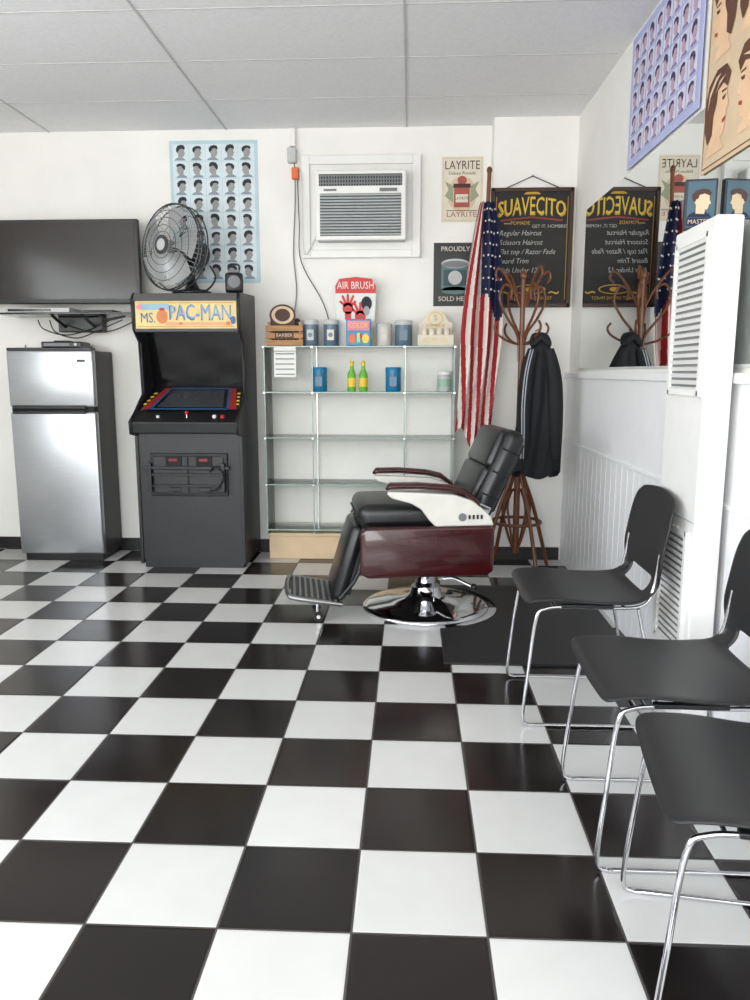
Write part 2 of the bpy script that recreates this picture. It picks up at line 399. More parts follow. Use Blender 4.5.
w = xb-xa; p = Paint(b, (xa, 4.7415, 1.50), (1, 0, 0), (0, 0, 1), (0, -1, 0)); MQL = mat('mq_light', (120, 152, 190), .4); MQB = mat('mq_blue', (58, 86, 140), .4)
MQO = mat('mq_orange', (206, 122, 70), .5)
p.rect(.02, .010, w-.02, .014, MQO); p.rect(.02, .151, w-.02, .155, MQO)
p.rect(.03, .112, w*.34, .148, mat('mq_sky', (140, 176, 196), .5), 1); p.rect(w*.3, .020, w*.95, .038, mat('mq_pink', (220, 160, 120), .5), 1)
p.text('MS.', w*.13, .062, .085, MQB, 2, w=w*.14); p.text('PAC-MAN', w*.64, .09, .125, MQB, 2, w=w*.60, bulge=.12); p.text('PAC-MAN', w*.645, .094, .105, MQL, 3, w=w*.585, bulge=.12)
p.ell(w*.27, .072, .036, .042, MQO, 2, .5, 2*pi-.5+.0001); p.ell(w*.27, .116, .018, .009, RED, 3); p.ell(w*.05, .13, .018, .016, PINK, 2)
p.ell(w*.96, .05, .016, .024, MQB, 5); p.ell(w*.91, .03, .013, .013, MQO, 5); p.ell(w*.45, .03, .010, .010, MQO, 3)
def quadp(pts, m): b.add(pts, [(0, 1, 2, 3)], m)
def sl(x, t, h=0): return (xa+(xb-xa)*x, 4.71+(5.04-4.71)*t, 1.0+(1.14-1.0)*t+h)
quadp([sl(0, 0), sl(1, 0), sl(1, 1), sl(0, 1)], mat('bezel_dark', (20, 22, 30), .25))
BRD = mat('bezel_red', (158, 40, 40), .4)
quadp([sl(.03, .05, .002), sl(.10, .05, .002), sl(.19, .93, .002), sl(.13, .93, .002)], BRD)
quadp([sl(.90, .05, .002), sl(.97, .05, .002), sl(.87, .93, .002), sl(.81, .93, .002)], BRD)
DB = mat('bezel_blue', (46, 84, 124), .4)
quadp([sl(.10, .05, .003), sl(.13, .05, .003), sl(.21, .93, .003), sl(.19, .93, .003)], DB)
quadp([sl(.87, .05, .003), sl(.90, .05, .003), sl(.81, .93, .003), sl(.79, .93, .003)], DB)
quadp([sl(.2, .88, .003), sl(.8, .88, .003), sl(.8, .95, .003), sl(.2, .95, .003)], DB)
quadp([sl(.12, .03, .003), sl(.88, .03, .003), sl(.88, .09, .003), sl(.12, .09, .003)], DB)
quadp([sl(.17, .12, .004), sl(.83, .12, .004), sl(.76, .85, .004), sl(.24, .85, .004)], mat('crt_glass', (60, 62, 68), .14))
for i in range(4):
    quadp([sl(.02+.01*i, .2+.15*i, .005), sl(.05+.012*i, .2+.15*i, .005), sl(.055+.012*i, .27+.15*i, .005), sl(.025+.012*i, .27+.15*i, .005)], YEL)
    quadp([sl(.95-.012*i, .2+.15*i, .005), sl(.98-.012*i, .2+.15*i, .005), sl(.975-.012*i, .27+.15*i, .005), sl(.945-.012*i, .27+.15*i, .005)], YEL)
b.prism([(4.72, 1.0), (4.70, .99), (4.60, .935), (4.61, .87), (4.72, .87)], 'x', AX0+.015, AX1-.015, BLACK, bev=.004)
b.cyl((-1.37, 4.65, .955), (-1.37, 4.65, .985), .005, CHROME, 10); b.ball((-1.37, 4.65, .992), .012, RED)
for x in (-1.20, -1.15): b.cyl((x, 4.655, .955), (x, 4.652, .978), .012, (RED if x > -1.18 else PAPER), 14)
b.cyl((-1.55, 4.655, .955), (-1.55, 4.652, .975), .010, PAPER, 14)
b.box((-1.625, 4.683, .47), (-1.135, 4.70, .74), mat('coin_frame', (34, 34, 36), .35, .5), bev=.004)
b.box((-1.60, 4.675, .49), (-1.385, 4.685, .72), BLACK, bev=.003); b.box((-1.375, 4.675, .49), (-1.16, 4.685, .72), BLACK, bev=.003)
DRED = mat('dark_red', (120, 24, 24), .4); GM = mat('gunmetal', (60, 60, 64), .3, .9)
for x in (-1.47, -1.28):
    b.box((x-.05, 4.666, .635), (x+.05, 4.676, .72), DARK, bev=.003); b.box((x-.028, 4.66, .69), (x+.028, 4.668, .708), DRED, bev=.002)
    b.box((x-.04, 4.668, .50), (x+.04, 4.676, .525), GM, bev=.003)
b.box((-1.66, 4.655, .64), (-1.12, 4.667, .66), GM, bev=.003); b.box((-1.62, 4.654, .60), (-1.14, 4.664, .615), BLACK, bev=.003)
b.box((-1.64, 4.657, .53), (-1.15, 4.665, .545), GM, bev=.003)
for x in (-1.62, -1.16): b.box((x-.012, 4.65, .5), (x+.012, 4.668, .68), GM, bev=.003)
b.tube([(-1.24, 4.65, .63), (-1.2, 4.63, .66), (-1.15, 4.63, .6), (-1.2, 4.64, .52), (-1.26, 4.645, .5)], .006, BLACK, 6, sub=5)
for x in (-1.68, -1.07): b.cyl((x, 4.75, 0), (x, 4.75, .03), .018, BLACK, 12); b.cyl((x, 5.1, 0), (x, 5.1, .03), .018, BLACK, 12)
b.done('arcade_cabinet')

# ------------------------------------------------------------------ fan on cabinet
b = MB(); nrm = Vector((-.52, -.85, .08)).normalized(); Uu = nrm.cross(Vector((0, 0, 1))).normalized(); Vv = Uu.cross(nrm).normalized()
if Vv.z < 0: Vv = -Vv
R0 = .262; FC = Vector((0, 0, R0+.012)); FM = mat('fan_metal', (80, 82, 84), .35, .6); FBL = mat('fan_blade', (175, 177, 178), .35, .5)
def fp(r, a, d): return FC+Uu*(r*math.cos(a))+Vv*(r*math.sin(a))+nrm*d
for r, d in ((R0, 0), (R0*.99, .02), (R0*.99, -.05), (.21, .058), (.165, .072), (.12, .08), (.08, .084), (.21, -.08), (.13, -.09)):
    b.tube([fp(r, 2*pi*i/40, d) for i in range(40)], .0045 if r > .24 else .002, FM, 6, closed=True)
for i in range(52):
    a = 2*pi*i/52
    b.tube([fp(.05, a+.2, .085), fp(.12, a+.1, .08), fp(.21, a, .058), fp(R0, a, 0)], .0014, LGREY, 4, caps=False)
    b.tube([fp(R0, a, 0), fp(.21, a, -.08), fp(.06, a, -.095)], .0014, FM, 4, caps=False)
b.tube([fp(0, 0, .08), fp(0, 0, .092)], .058, FM, 20)
b.tube([fp(0, 0, .092), fp(0, 0, .094)], .036, LGREY, 20)
for k in range(5):
    a0 = k*2*pi/5+.3
    b.grid(lambda u, v: fp(.05+.185*v, a0+(u-.5)*(1.0-.1*v)+.3*v, .02+(u-.5)*.06*(1-.3*v)), 8, 6, FBL)
b.tube([fp(0, 0, .05), fp(0, 0, -.02)], .04, FM, 16)
b.tube([fp(0, 0, -.09), fp(0, 0, -.12), fp(0, 0, -.24), fp(0, 0, -.26)], [.08, .085, .08, .035], BLACK, 20)
b.tube([fp(0, 0, -.15)+Vector((0, 0, -.05)), fp(0, 0, -.15)+Vector((0, 0, -.22))], .02, BLACK, 12)
bc = fp(0, 0, -.15); bc = Vector((bc.x, bc.y, 0))
b.lathe([(.12, 0), (.13, .006), (.12, .02), (.05, .035), (.03, .07), (.02, .12)], bc, BLACK, 30)
b.tube([bc+Vector((.05, -.05, .03)), bc+Vector((.12, -.09, .02)), bc+Vector((.16, -.02, .10)), bc+Vector((.12, .0, .18))], .006, BLACK, 6, sub=5)
b.done('floor_fan', (-1.49, 4.90, 1.728))
b = MB(); b.box((-.055, -.05, 0), (.055, .05, .12), BLACK, bev=.015); b.tube([(-.0, -.056, .065), (-.0, -.05, .065)], .038, GREY, 20); b.box((-.035, -.04, .12), (.035, .04, .14), GREY, bev=.005)
b.tube([(-.03, 0, .13), (-.03, 0, .17), (.03, 0, .17), (.03, 0, .13)], .007, BLACK, 8, sub=4)
b.done('portable_speaker', (-1.115, 4.93, 1.728), .2)

# ------------------------------------------------------------------ fridge
b = MB(); X0, X1 = -2.575, -2.015; FB = mat('fridge_side', (56, 54, 54), .5, noise=.1, bump=.15, bscale=200); fy = 4.84
b.box((X0+.005, fy+.06, .03), (X1-.005, 5.18, 1.37), FB, bev=.006)
b.box((X0, fy, .05), (X1, fy+.055, .985), STEEL, bev=.014, seg=3); b.box((X0, fy, 1.015), (X1, fy+.055, 1.375), STEEL, bev=.014, seg=3)
b.box((X0+.01, fy+.01, .985), (X1-.01, fy+.06, 1.015), DARK)
b.box((X0+.02, fy-.012, 1.002), (X0+.50, fy+.01, 1.026), BLACK, bev=.006); b.box((X0+.02, fy-.012, .972), (X0+.50, fy+.01, .992), BLACK, bev=.006)
b.box((X0+.005, fy, 1.372), (X1-.005, fy+.07, 1.39), BLACK, bev=.004)
b.box((X1-.10, fy-.003, 1.30), (X1-.05, fy, 1.315), BLACK); b.box((X0+.02, fy+.03, .0), (X1-.02, 5.15, .05), BLACK)
b.box((X1-.09, fy+.02, 1.385), (X1-.02, fy+.07, 1.40), BLACK, bev=.003)
b.done('refrigerator')
b = MB(); b.box((-.13, -.09, 0), (.13, .09, .04), BLACK, bev=.008); b.box((-.06, -.05, .04), (.03, .05, .048), BLACK, bev=.003)
b.box((-.11, -.092, .012), (.05, -.09, .03), GREY); b.cyl((.09, -.095, .022), (.09, -.09, .022), .01, LGREY, 12); b.done('cable_box', (-2.26, 5.02, 1.391), .1)

# ------------------------------------------------------------------ TV + shelf
b = MB(); X0, X1 = -2.85, -1.735
b.box((X0, -.02, 0), (X1, .02, .52), BLACK, bev=.006); b.box((X0+.02, -.0225, .03), (X1-.02, -.0195, .50), mat('tv_screen', (46, 42, 40), .16, noise=.05))
b.box((X0+.3, .02, .12), (X1-.3, .09, .4), BLACK, bev=.01); b.box((-2.4, .09, .2), (-2.2, .19, .32), DARK, bev=.004)
o = b.done('television', (0, 5.005, 1.672)); 
b = MB(); b.box((-2.66, 4.9, 1.60), (-1.76, 5.19, 1.612), BLKGL, bev=.003); b.box((-2.35, 5.12, 1.5), (-2.05, 5.199, 1.6), BLACK, bev=.006)
b.tube([(-2.3, 5.17, 1.52), (-2.3, 5.0, 1.57), (-2.3, 4.93, 1.598)], .01, BLACK, 8); b.tube([(-2.1, 5.17, 1.52), (-2.1, 5.0, 1.57), (-2.1, 4.93, 1.598)], .01, BLACK, 8)
b.box((-2.6, 4.92, 1.612), (-2.18, 5.12, 1.642), LGREY, bev=.004); b.box((-2.58, 4.917, 1.62), (-2.3, 4.92, 1.635), BLKGL)
b.box((-2.1, 4.93, 1.612), (-1.9, 5.08, 1.628), BLACK, bev=.004)
b.tube([(-2.0, 4.95, 1.60), (-1.95, 4.95, 1.57), (-1.83, 4.95, 1.59)], .008, BLACK, 8, sub=4)
for dx, dz in ((0, 0), (.08, -.02), (.18, .02)):
    b.tube([(-2.5+dx, 5.15, 1.58), (-2.45+dx, 5.12, 1.52+dz), (-2.3+dx, 5.1, 1.48+dz), (-2.15+dx, 5.1, 1.51), (-2.0+dx, 5.14, 1.58)], .004, BLACK, 6, sub=6)
b.done('media_shelf')
b = MB(); b.tube([(-2.62, 5.192, 1.42), (-2.66, 5.192, .9), (-2.6, 5.192, .5), (-2.7, 5.192, .2), (-2.75, 5.19, .1)], .004, GREY, 6, sub=6); b.done('power_cord')

# ------------------------------------------------------------------ haircut chart poster back wall
b = MB(); PX0, PZ0, PW, PH = -1.575, 1.82, .575, .89
b.box((PX0, YB-.004, PZ0), (PX0+PW, YB-.001, PZ0+PH), PBLUE)
p = Paint(b, (PX0, YB-.0045, PZ0), (1, 0, 0), (0, 0, 1), (0, -1, 0))
for i in range(5):
    for j in range(8):
        cu = .02+.535/5*(i+.5); cv = .02+.85/8*(j+.5)
        p.rect(cu-.052, cv-.051, cu+.052, cv+.051, CELL, 1); hairhead(p, cu, cv, .096, HAIR, SKIN, SHIRT, 1 if (i*3+j) % 3 else -1, style=i+2*j)
b.done('haircut_poster')

# ------------------------------------------------------------------ AC unit
b = MB(); 
b.box((-.712, 5.17, 1.971), (.052, YB-.0005, 2.60), WHITE, bev=.003)
for q in (((-.712, 5.15, 1.971), (-.66, 5.17, 2.60)), ((0, 5.15, 1.971), (.052, 5.17, 2.60)), ((-.66, 5.15, 2.545), (0, 5.17, 2.60)), ((-.66, 5.15, 1.971), (0, 5.17, 2.02))): b.box(q[0], q[1], WHITE, bev=.004)
ax0, ax1, az0, az1 = -.605, -.045, 2.065, 2.475; yf = 5.03
b.box((ax0, yf+.02, az0), (ax1, 5.17, az1), LGREY, bev=.006); b.box((ax0-.005, yf, az0-.005), (ax1+.005, yf+.03, az1+.005), WHITE, bev=.01)
b.box((ax0+.02, yf-.003, az1-.09), (ax1-.02, yf+.002, az1-.02), mat('ac_dark', (40, 42, 44), .6))
for i in range(30):
    x = ax0+.03+i*(ax1-ax0-.06)/29; b.box((x-.004, yf-.006, az1-.09), (x+.004, yf-.001, az1-.02), GREY)
for i in range(3): b.box((ax0+.02, yf-.008, az1-.078+i*.022), (ax1-.02, yf-.003, az1-.071+i*.022), GREY)
b.box((ax1-.16, yf-.005, az1-.125), (ax1-.05, yf, az1-.105), GREY); b.box((ax0+.05, yf-.004, az1-.12), (ax0+.13, yf, az1-.108), GREY)
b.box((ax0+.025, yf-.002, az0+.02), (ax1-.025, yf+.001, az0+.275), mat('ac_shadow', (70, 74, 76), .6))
for i in range(14):
    z = az0+.03+i*.0182; b.box((ax0+.025, yf-.01, z-.0048), (ax1-.025, yf-.001, z+.0048), mat('ac_slat', (178, 182, 182), .4), R=Matrix.Rotation(.5, 3, 'X'))
b.tube([(-.60, 5.16, 2.15), (-.65, 5.14, 2.05), (-.70, 5.12, 2.0), (-.705, 5.12, 2.3), (-.715, 5.14, 2.5)], .005, PAPER, 6, sub=6)
b.done('window_air_conditioner')

b = MB(); b.box((-.79, 5.165, 2.66), (-.75, YB-.001, 2.773), WHITE, bev=.005); b.box((-.80, 5.15, 2.56), (-.745, YB-.001, 2.65), LGREY, bev=.006)
b.box((-.775, 5.15, 2.46), (-.73, 5.19, 2.53), ORANGE, bev=.006)
b.tube([(-.76, 5.17, 2.56), (-.755, 5.17, 2.5), (-.76, 5.185, 2.3), (-.775, 5.185, 2.0), (-.76, 5.185, 1.75), (-.8, 5.18, 1.5)], .004, GREY, 6, sub=6)
b.tube([(-.74, 5.17, 2.5), (-.735, 5.185, 2.2), (-.725, 5.185, 1.95), (-.58, 5.185, 1.68), (-.52, 5.18, 1.45)], .003, BLACK, 6, sub=6)
b.done('electrical_outlet')

# ------------------------------------------------------------------ posters next to flag
b = MB(); b.box((.187, YB-.004, 2.193), (.45, YB-.001, 2.592), PCRM)
p = Paint(b, (.187, YB-.0045, 2.193), (1, 0, 0), (0, 0, 1), (0, -1, 0))
p.rect(.008, .008, .255, .391, PTAN, .5); p.rect(.012, .012, .251, .387, PCRM, 1)
p.text('LAYRITE', .13, .345, .075, PBRN, 2, w=.22); p.text('Deluxe Pomade', .13, .298, .028, PBRN, 2, w=.17)
PRED = mat('print_red', (170, 84, 74), .6)
p.ell(.13, .17, .095, .11, PTAN, 1.5)
for s in (-1, 1):
    p.poly([(.13+s*.055, .12), (.13+s*.11, .16), (.13+s*.085, .2), (.13+s*.11, .25), (.13+s*.055, .22)], mat('print_sage', (150, 156, 130), .6), 2)
p.rect(.08, .09, .18, .21, PRED, 2.5); p.rect(.09, .12, .17, .17, PCRM, 3.5); p.rect(.075, .21, .185, .235, PBRN, 2.5); p.ell(.13, .255, .03, .028, PRED, 2.2)
p.text('LAYRITE', .13, .145, .025, PBRN, 4); p.text('LAYRITE', .13, .045, .045, PRED, 2, w=.19); p.rect(.03, .068, .23, .072, PBRN, 2)
b.done('pomade_poster')
b = MB(); b.box((.142, YB-.004, 1.665), (.423, YB-.001, 2.065), mat('print_charcoal', (42, 44, 46), .5))
p = Paint(b, (.142, YB-.0045, 1.665), (1, 0, 0), (0, 0, 1), (0, -1, 0))
p.text('PROUDLY', .14, .36, .042, PCRM, 2); p.text('SOLD HERE', .14, .045, .042, PCRM, 2)
PT = mat('print_teal', (84, 116, 116), .5)
p.rect(.05, .10, .23, .27, PT, 1); p.ell(.14, .10, .09, .025, PT, 1); p.ell(.14, .27, .09, .03, LGREY, 2); p.ell(.14, .265, .085, .022, GREY, 3); p.rect(.065, .13, .215, .23, mat('pcharcoal2', (50, 74, 78), .5), 2); p.ell(.14, .18, .045, .045, LGREY, 3)
b.done('pomade_poster')

# ------------------------------------------------------------------ chalkboard menu
b = MB(); bx0, bx1, bz0, bz1 = .490, .992, 1.645, 2.355
b.box((bx0, 5.018, bz0), (bx1, 5.037, bz1), CHALK)
FRM = mat('board_frame', (62, 40, 26), .5)
for q in (((bx0-.004, bz0-.004), (bx0+.02, bz1+.004)), ((bx1-.02, bz0-.004), (bx1+.004, bz1+.004)), ((bx0, bz0-.004), (bx1, bz0+.02)), ((bx0, bz1-.02), (bx1, bz1+.004))):
    b.box((q[0][0], 5.008, q[0][1]), (q[1][0], 5.038, q[1][1]), FRM, bev=.003)
w = bx1-bx0; p = Paint(b, (bx0, 5.0172, bz0), (1, 0, 0), (0, 0, 1), (0, -1, 0))
p.text('SUAVECITO', w/2, .60, .13, GOLD, 1, w=w*.84, arch=.5, bulge=.25); p.text('SUAVECITO', w/2, .604, .115, YELD, 2, w=w*.81, arch=.5, bulge=.25)
p.ell(w/2, .675, .05, .018, GOLD, 1, 0, pi)
DRD = mat('sign_red', (130, 40, 36), .5)
p.poly([(w*.12, .525), (w*.5, .545), (w*.88, .525), (w*.88, .515), (w*.5, .535), (w*.12, .515)], DRD, 1.5)
p.text('POMADE', w*.36, .505, .03, GOLD, 1); p.rect(w*.16, .50, w*.24, .505, GOLD, 1)
for (u0, u1) in ((.03, .033), (w-.033, w-.03)): p.rect(u0, .04, u1, .66, GOLD, 1)
for i, t in enumerate(('Regular Haircut', 'Scissors Haircut', 'Flat top / Razor Fade', 'Beard Trim', 'Kids Under 12')):
    vs, fs = text_mesh(t); mw = max(v.x for v in vs)-min(v.x for v in vs)
    p.text(t, .05+mw*.043/2, .445-i*.056, .044, CHW, 1, sx=.93, slant=.25)
p.text("GET IT, HOMBRE!", w*.72, .485, .028, CHW, 1)
p.ell(w/2, .105, .10, .03, GOLD, 1); p.ell(w/2, .105, .092, .024, CHALK, 2); p.ell(w/2, .105, .03, .014, GOLD, 3)
p.text('FINEST OF THE FINEST', w/2, .05, .028, GOLD, 1); p.text('~', w*.2, .09, .12, GOLD, 1); p.text('~', w*.8, .09, .12, GOLD, 1)
b.tube([(bx0+.08, 5.02, bz1), ((bx0+bx1)/2, 5.03, bz1+.075), (bx1-.08, 5.02, bz1)], .003, FRM, 6); b.cyl(((bx0+bx1)/2, 5.015, bz1+.075), ((bx0+bx1)/2, 5.039, bz1+.075), .005, GREY, 8)
b.done('chalkboard_menu')

# ------------------------------------------------------------------ flag
b = MB(); top = Vector((.462, 4.90, 2.42)); bot = Vector((.40, 4.86, .03))
b.tube([bot, top], .0125, mat('flag_pole_wood', (120, 68, 38), .35), 12); b.ball(top+Vector((0, 0, .015)), (.017, .017, .022), WOOD)
b.lathe([(.13, 0), (.13, .015), (.05, .03), (.02, .06), (.018, .12)], (bot.x, bot.y, 0), BLACK, 24)
def flagf(u, v):
    z = 2.24-1.43*v
    ctr = .448-.070*v+.02*math.sin(v*3); half = .03+.085*min(1, v*1.8)**.7
    x = ctr+(u-.5)*2*half - .012*math.sin(v*5+u*3)+.02*(1-v)*(u-.5)
    y = 4.835+.040*math.sin(u*2*pi*2.6+v*2.5)*(0.5+.5*min(1, v*2))-.01*math.cos(v*7)
    z += .10*(u-.5)*(-1)*v+.05*math.sin(u*9)*max(0, (v-.9)/.1)
    return Vector((x, y, z))
def flagm(u, v):
    if u > .42 and v < .42+.05*math.sin(u*9): return NAVY
    uu = u+.20*math.sin(v*3.0); return FRED if int(uu*10+20) % 2 == 0 else FWHITE
b.grid(flagf, 90, 70, flagm)
for r in range(8):
    for c in range(5):
        u = .48+c*.12+(.06 if r % 2 else 0); v = .03+r*.046
        if u > .97: continue
        q = flagf(u, v)+Vector((0, -.005, 0)); rr = .0085
        b.add([q+Vector((math.sin(2*pi*k/10)*rr*(1 if k % 2 == 0 else .45), 0, math.cos(2*pi*k/10)*rr*(1 if k % 2 == 0 else .45))) for k in range(10)], [tuple(range(10))], FWHITE)
b.done('american_flag')

# ------------------------------------------------------------------ coat rack + jacket
b = MB(); cx, cy = .66, 4.72
b.tube([(cx, cy, .12), (cx, cy, 1.0), (cx, cy, 1.78)], [.02, .018, .014], WOOD, 12); b.ball((cx, cy, 1.80), (.02, .02, .03), WOOD)
for k in range(4):
    a = k*pi/2+.45; d = Vector((math.cos(a), math.sin(a), 0))
    P = lambda r, z: Vector((cx, cy, z))+d*r
    b.tube([P(.015, 1.30), P(.03, 1.45), P(.11, 1.56), P(.16, 1.66), P(.13, 1.74), P(.08, 1.72), P(.085, 1.66)], .008, WOOD, 8, sub=6)
    b.tube([P(.02, 1.62), P(.06, 1.70), P(.13, 1.80), P(.175, 1.83), P(.19, 1.79), P(.165, 1.765)], .008, WOOD, 8, sub=6)
    b.tube([P(.02, 1.40), P(.10, 1.42), P(.17, 1.46), P(.19, 1.50), P(.17, 1.53)], .007, WOOD, 8, sub=6)
    b.tube([P(.02, .80), P(.04, .62), P(.12, .42), P(.19, .2), P(.23, .06), P(.245, .012)], .012, WOOD, 8, sub=6)
    b.tube([P(.02, .15), P(.06, .25), P(.10, .40), P(.06, .50), P(.02, .52)], .008, WOOD, 8, sub=6)
b.tube([(cx+.15*math.cos(2*pi*i/32), cy+.15*math.sin(2*pi*i/32), .32) for i in range(32)], .010, WOOD, 8, closed=True)
b.done('coat_rack')
b = MB()
def jf(u, v):
    a = 2*pi*u; z = .80*(1-v)
    rx = .02+.075*min(1, (v*4))**.6+.035*v; ry = .02+.035*min(1, v*5)**.6+.02*v
    f = 1+.16*math.sin(a*6+v*2)*min(1, v*3)+.08*math.sin(a*11+v*5)*v
    return Vector((rx*f*math.cos(a)+.015*math.sin(v*4)+.01*v, ry*f*math.sin(a), z-.025*math.sin(a*3)*v))
b.grid(jf, 120, 30, CLOTH, closeu=True)
for sgn in (-1, 1):
    pts = [Vector((sgn*.045, -.04, .73)), Vector((sgn*.075, -.055, .60)), Vector((sgn*.088, -.06, .42)), Vector((sgn*.09+.005, -.065, .24)), Vector((sgn*.095+.01, -.06, .10))]
    b.tube(pts, [.03, .042, .040, .036, .030], CLOTH, 14, sub=6)
    if sgn < 0:
        for off in (-.018, -.004): b.tube([q+Vector((off, -[.029, .040, .038, .034, .028][i], 0)) for i, q in enumerate(pts)], .0036, STRIPE, 6, sub=6)
b.tube([(-.045, -.03, .76), (0, -.045, .80), (.045, -.03, .76), (.03, .02, .81), (-.03, .02, .81)], .018, CLOTH, 10, sub=5, closed=True)
b.tube([(0, .02, .81), (0, .03, .85), (-.02, .05, .84)], .004, CLOTH, 6)
b.done('jacket', (.75, 4.60, .635), 0)

# ------------------------------------------------------------------ glass display case
b = MB(); dx0, dx1, dy0, dy1 = -.94, .276, 4.92, 5.17
FRC = mat('case_chrome', (170, 174, 172), .25, .8)
b.box((dx0, dy0+.06, 0), (dx1, dy1, .16), TAN, bev=.004); b.box((dx0, dy0+.04, .16), (dx1, dy1, .18), TAN, bev=.003)
b.box((dx0, dy0, .208), (dx1, dy1, .214), GLASS); b.box((dx0, dy0-.003, .207), (dx1, dy0, .215), GEDGE)
for z in (.515, .82, 1.112, 1.40):
    b.box((dx0, dy0, z-.006), (dx1, dy1, z), GLASS); b.box((dx0, dy0-.003, z-.007), (dx1, dy0, z), GEDGE)
    b.box((dx0, dy1, z-.007), (dx1, dy1+.003, z), GEDGE)
    b.box((dx0-.003, dy0, z-.007), (dx0, dy1, z), GEDGE); b.box((dx1, dy0, z-.007), (dx1+.003, dy1, z), GEDGE)
    for x in (dx0, dx1, -.63, -.04): b.box((x-.008, dy0-.006, z-.014), (x+.008, dy0+.010, z+.002), FRC, bev=.002)
for x in (dx0, dx1-.006): b.box((x, dy0+.006, .18), (x+.006, dy1, 1.394), GLASS); b.box((x, dy0, .18), (x+.006, dy0+.006, 1.394), GEDGE); b.box((x, dy1, .18), (x+.006, dy1+.004, 1.394), GEDGE)
for x in (-.63, -.04):
    b.box((x-.003, dy0+.01, .18), (x+.003, dy0+.02, 1.394), GEDGE); b.box((x-.003, dy1, .18), (x+.003, dy1+.004, 1.394), FRC)
b.done('glass_display_case')
ZT = 1.402; ZS = 1.113
def tin(name, x, z, r, h, m, lab=None, y=5.02, lid=LGREY):
    b = MB(); b.lathe([(r*.96, 0), (r, .003), (r, h*.82)], (0, 0, 0), m, 28); b.lathe([(r*1.03, h*.82), (r*1.03, h*.98), (r*.97, h), (0, h)], (0, 0, 0), lid, 28)
    p = Paint(b, (0, -r-.001, 0), (1, 0, 0), (0, 0, 1), (0, -1, 0))
    if lab: p.rect(-r*.45, h*.22, r*.45, h*.62, lab, 0.5); p.ell(0, h*.42, r*.3, r*.3, m, 1.5)
    return b.done(name, (x, y, z))
b = MB()
for z in (0, .045, .09):
    b.box((-.12, -.07, z+.002), (.12, -.062, z+.038), PINE, bev=.002); b.box((-.12, .062, z+.002), (.12, .07, z+.038), PINE, bev=.002)
    b.box((-.12, -.062, z+.002), (-.112, .062, z+.038), PINE); b.box((.112, -.062, z+.002), (.12, .062, z+.038), PINE)
b.box((-.11, -.06, 0), (.11, .06, .008), PINE)
for x in (-.1, .1): b.box((x-.008, -.062, 0), (x+.008, -.05, .15), PINE)
for i in range(4): b.lathe([(.02, .01), (.02, .16), (.012, .175), (0, .176)], (-.075+i*.05, .0, 0), (BLACK if i % 2 else PBRN), 16)
b.box((-.095, -.0295, .09), (.065, -.024, .20), PBRN, bev=.002)
p = Paint(b, (0, -.03, .13), (1, 0, 0), (0, 0, 1), (0, -1, 0)); p.ell(-.015, .065, .085, .068, PBRN, 1); p.ell(-.015, .065, .072, .056, PTAN, 2); p.ell(-.015, .065, .05, .04, PBRN, 3)
p = Paint(b, (0, -.0705, .0), (1, 0, 0), (0, 0, 1), (0, -1, 0)); p.rect(-.06, .05, .06, .085, PBRN, 1); p.text('BARBER', 0, .067, .03, PTAN, 2)
b.done('wooden_crate', (-.81, 5.03, ZT))
tin('pomade_tin', -.645, ZT, .048, .165, SLATE, LGREY); tin('pomade_tin', -.515, ZT, .049, .165, SLATE, PCRM)
tin('pomade_tin', -.175, ZT, .050, .14, mat('cream_tin', (206, 200, 190), .4), LGREY); tin('pomade_tin', -.050, ZT, .056, .16, SLATE, SLATE)
b = MB(); RW = mat('bucket_red', (205, 50, 50), .5)
b.box((-.11, .0, .0), (.11, .05, .13), PAPER, bev=.004)
b.prism([(-.12, .12), (.12, .12), (.135, .38), (.11, .43), (0, .44), (-.11, .43), (-.135, .38)], 'y', .005, .045, PAPER, bev=.003)
p = Paint(b, (0, .0035, 0), (1, 0, 0), (0, 0, 1), (0, -1, 0))
p.poly([(-.13, .335), (.13, .335), (.131, .38), (.105, .425), (0, .436), (-.105, .425), (-.131, .38)], RW, 1); p.text('AIR BRUSH', 0, .382, .065, PAPER, 2, w=.235)
for (hx, hy, sg) in ((-.05, .24, 1), (.03, .19, -1)):
    p.ell(hx, hy, .036, .036, RW, 2.5)
    for k in range(5):
        a = pi/2+(k-2)*.42*sg; dx, dy = math.cos(a), math.sin(a); L_ = .085 if k not in (0, 4) else .065
        p.poly([(hx+dy*.009+dx*.02, hy-dx*.009+dy*.02), (hx+dy*.008+dx*L_, hy-dx*.008+dy*L_), (hx+dx*(L_+.008), hy+dy*(L_+.008)), (hx-dy*.008+dx*L_, hy+dx*.008+dy*L_), (hx-dy*.009+dx*.02, hy+dx*.009+dy*.02)], RW, 2.5)
    p.rect(hx-.02, hy-.07, hx+.02, hy-.02, RW, 2.5)
p.ell(.07, .27, .035, .045, HAIR, 3); p.ell(.07, .225, .02, .03, SKIN, 3.5)
b.done('airbrush_display', (-.36, 5.06, ZT))
b = MB(); b.box((-.078, -.04, 0), (.078, .04, .165), TEAL, bev=.003); p = Paint(b, (0, -.0405, 0), (1, 0, 0), (0, 0, 1), (0, -1, 0))
p.rect(-.07, .095, .07, .155, PINK, 1); p.text('COLOR', 0, .125, .045, YEL, 2, w=.12); p.ell(-.04, .045, .022, .03, ORANGE, 1); p.ell(.045, .045, .022, .03, YEL, 1); p.rect(-.01, .02, .01, .08, GREEN, 2); p.ell(.005, .06, .018, .02, RED, 1.5)
b.done('hair_color_box', (-.335, 4.985, ZT))
b = MB(); b.prism([(-.11, 0), (.11, 0), (.11, .15), (.085, .155), (.055, .21), (0, .235), (-.055, .21), (-.085, .155), (-.11, .15)], 'y', .04, .048, PCRM, bev=.002)
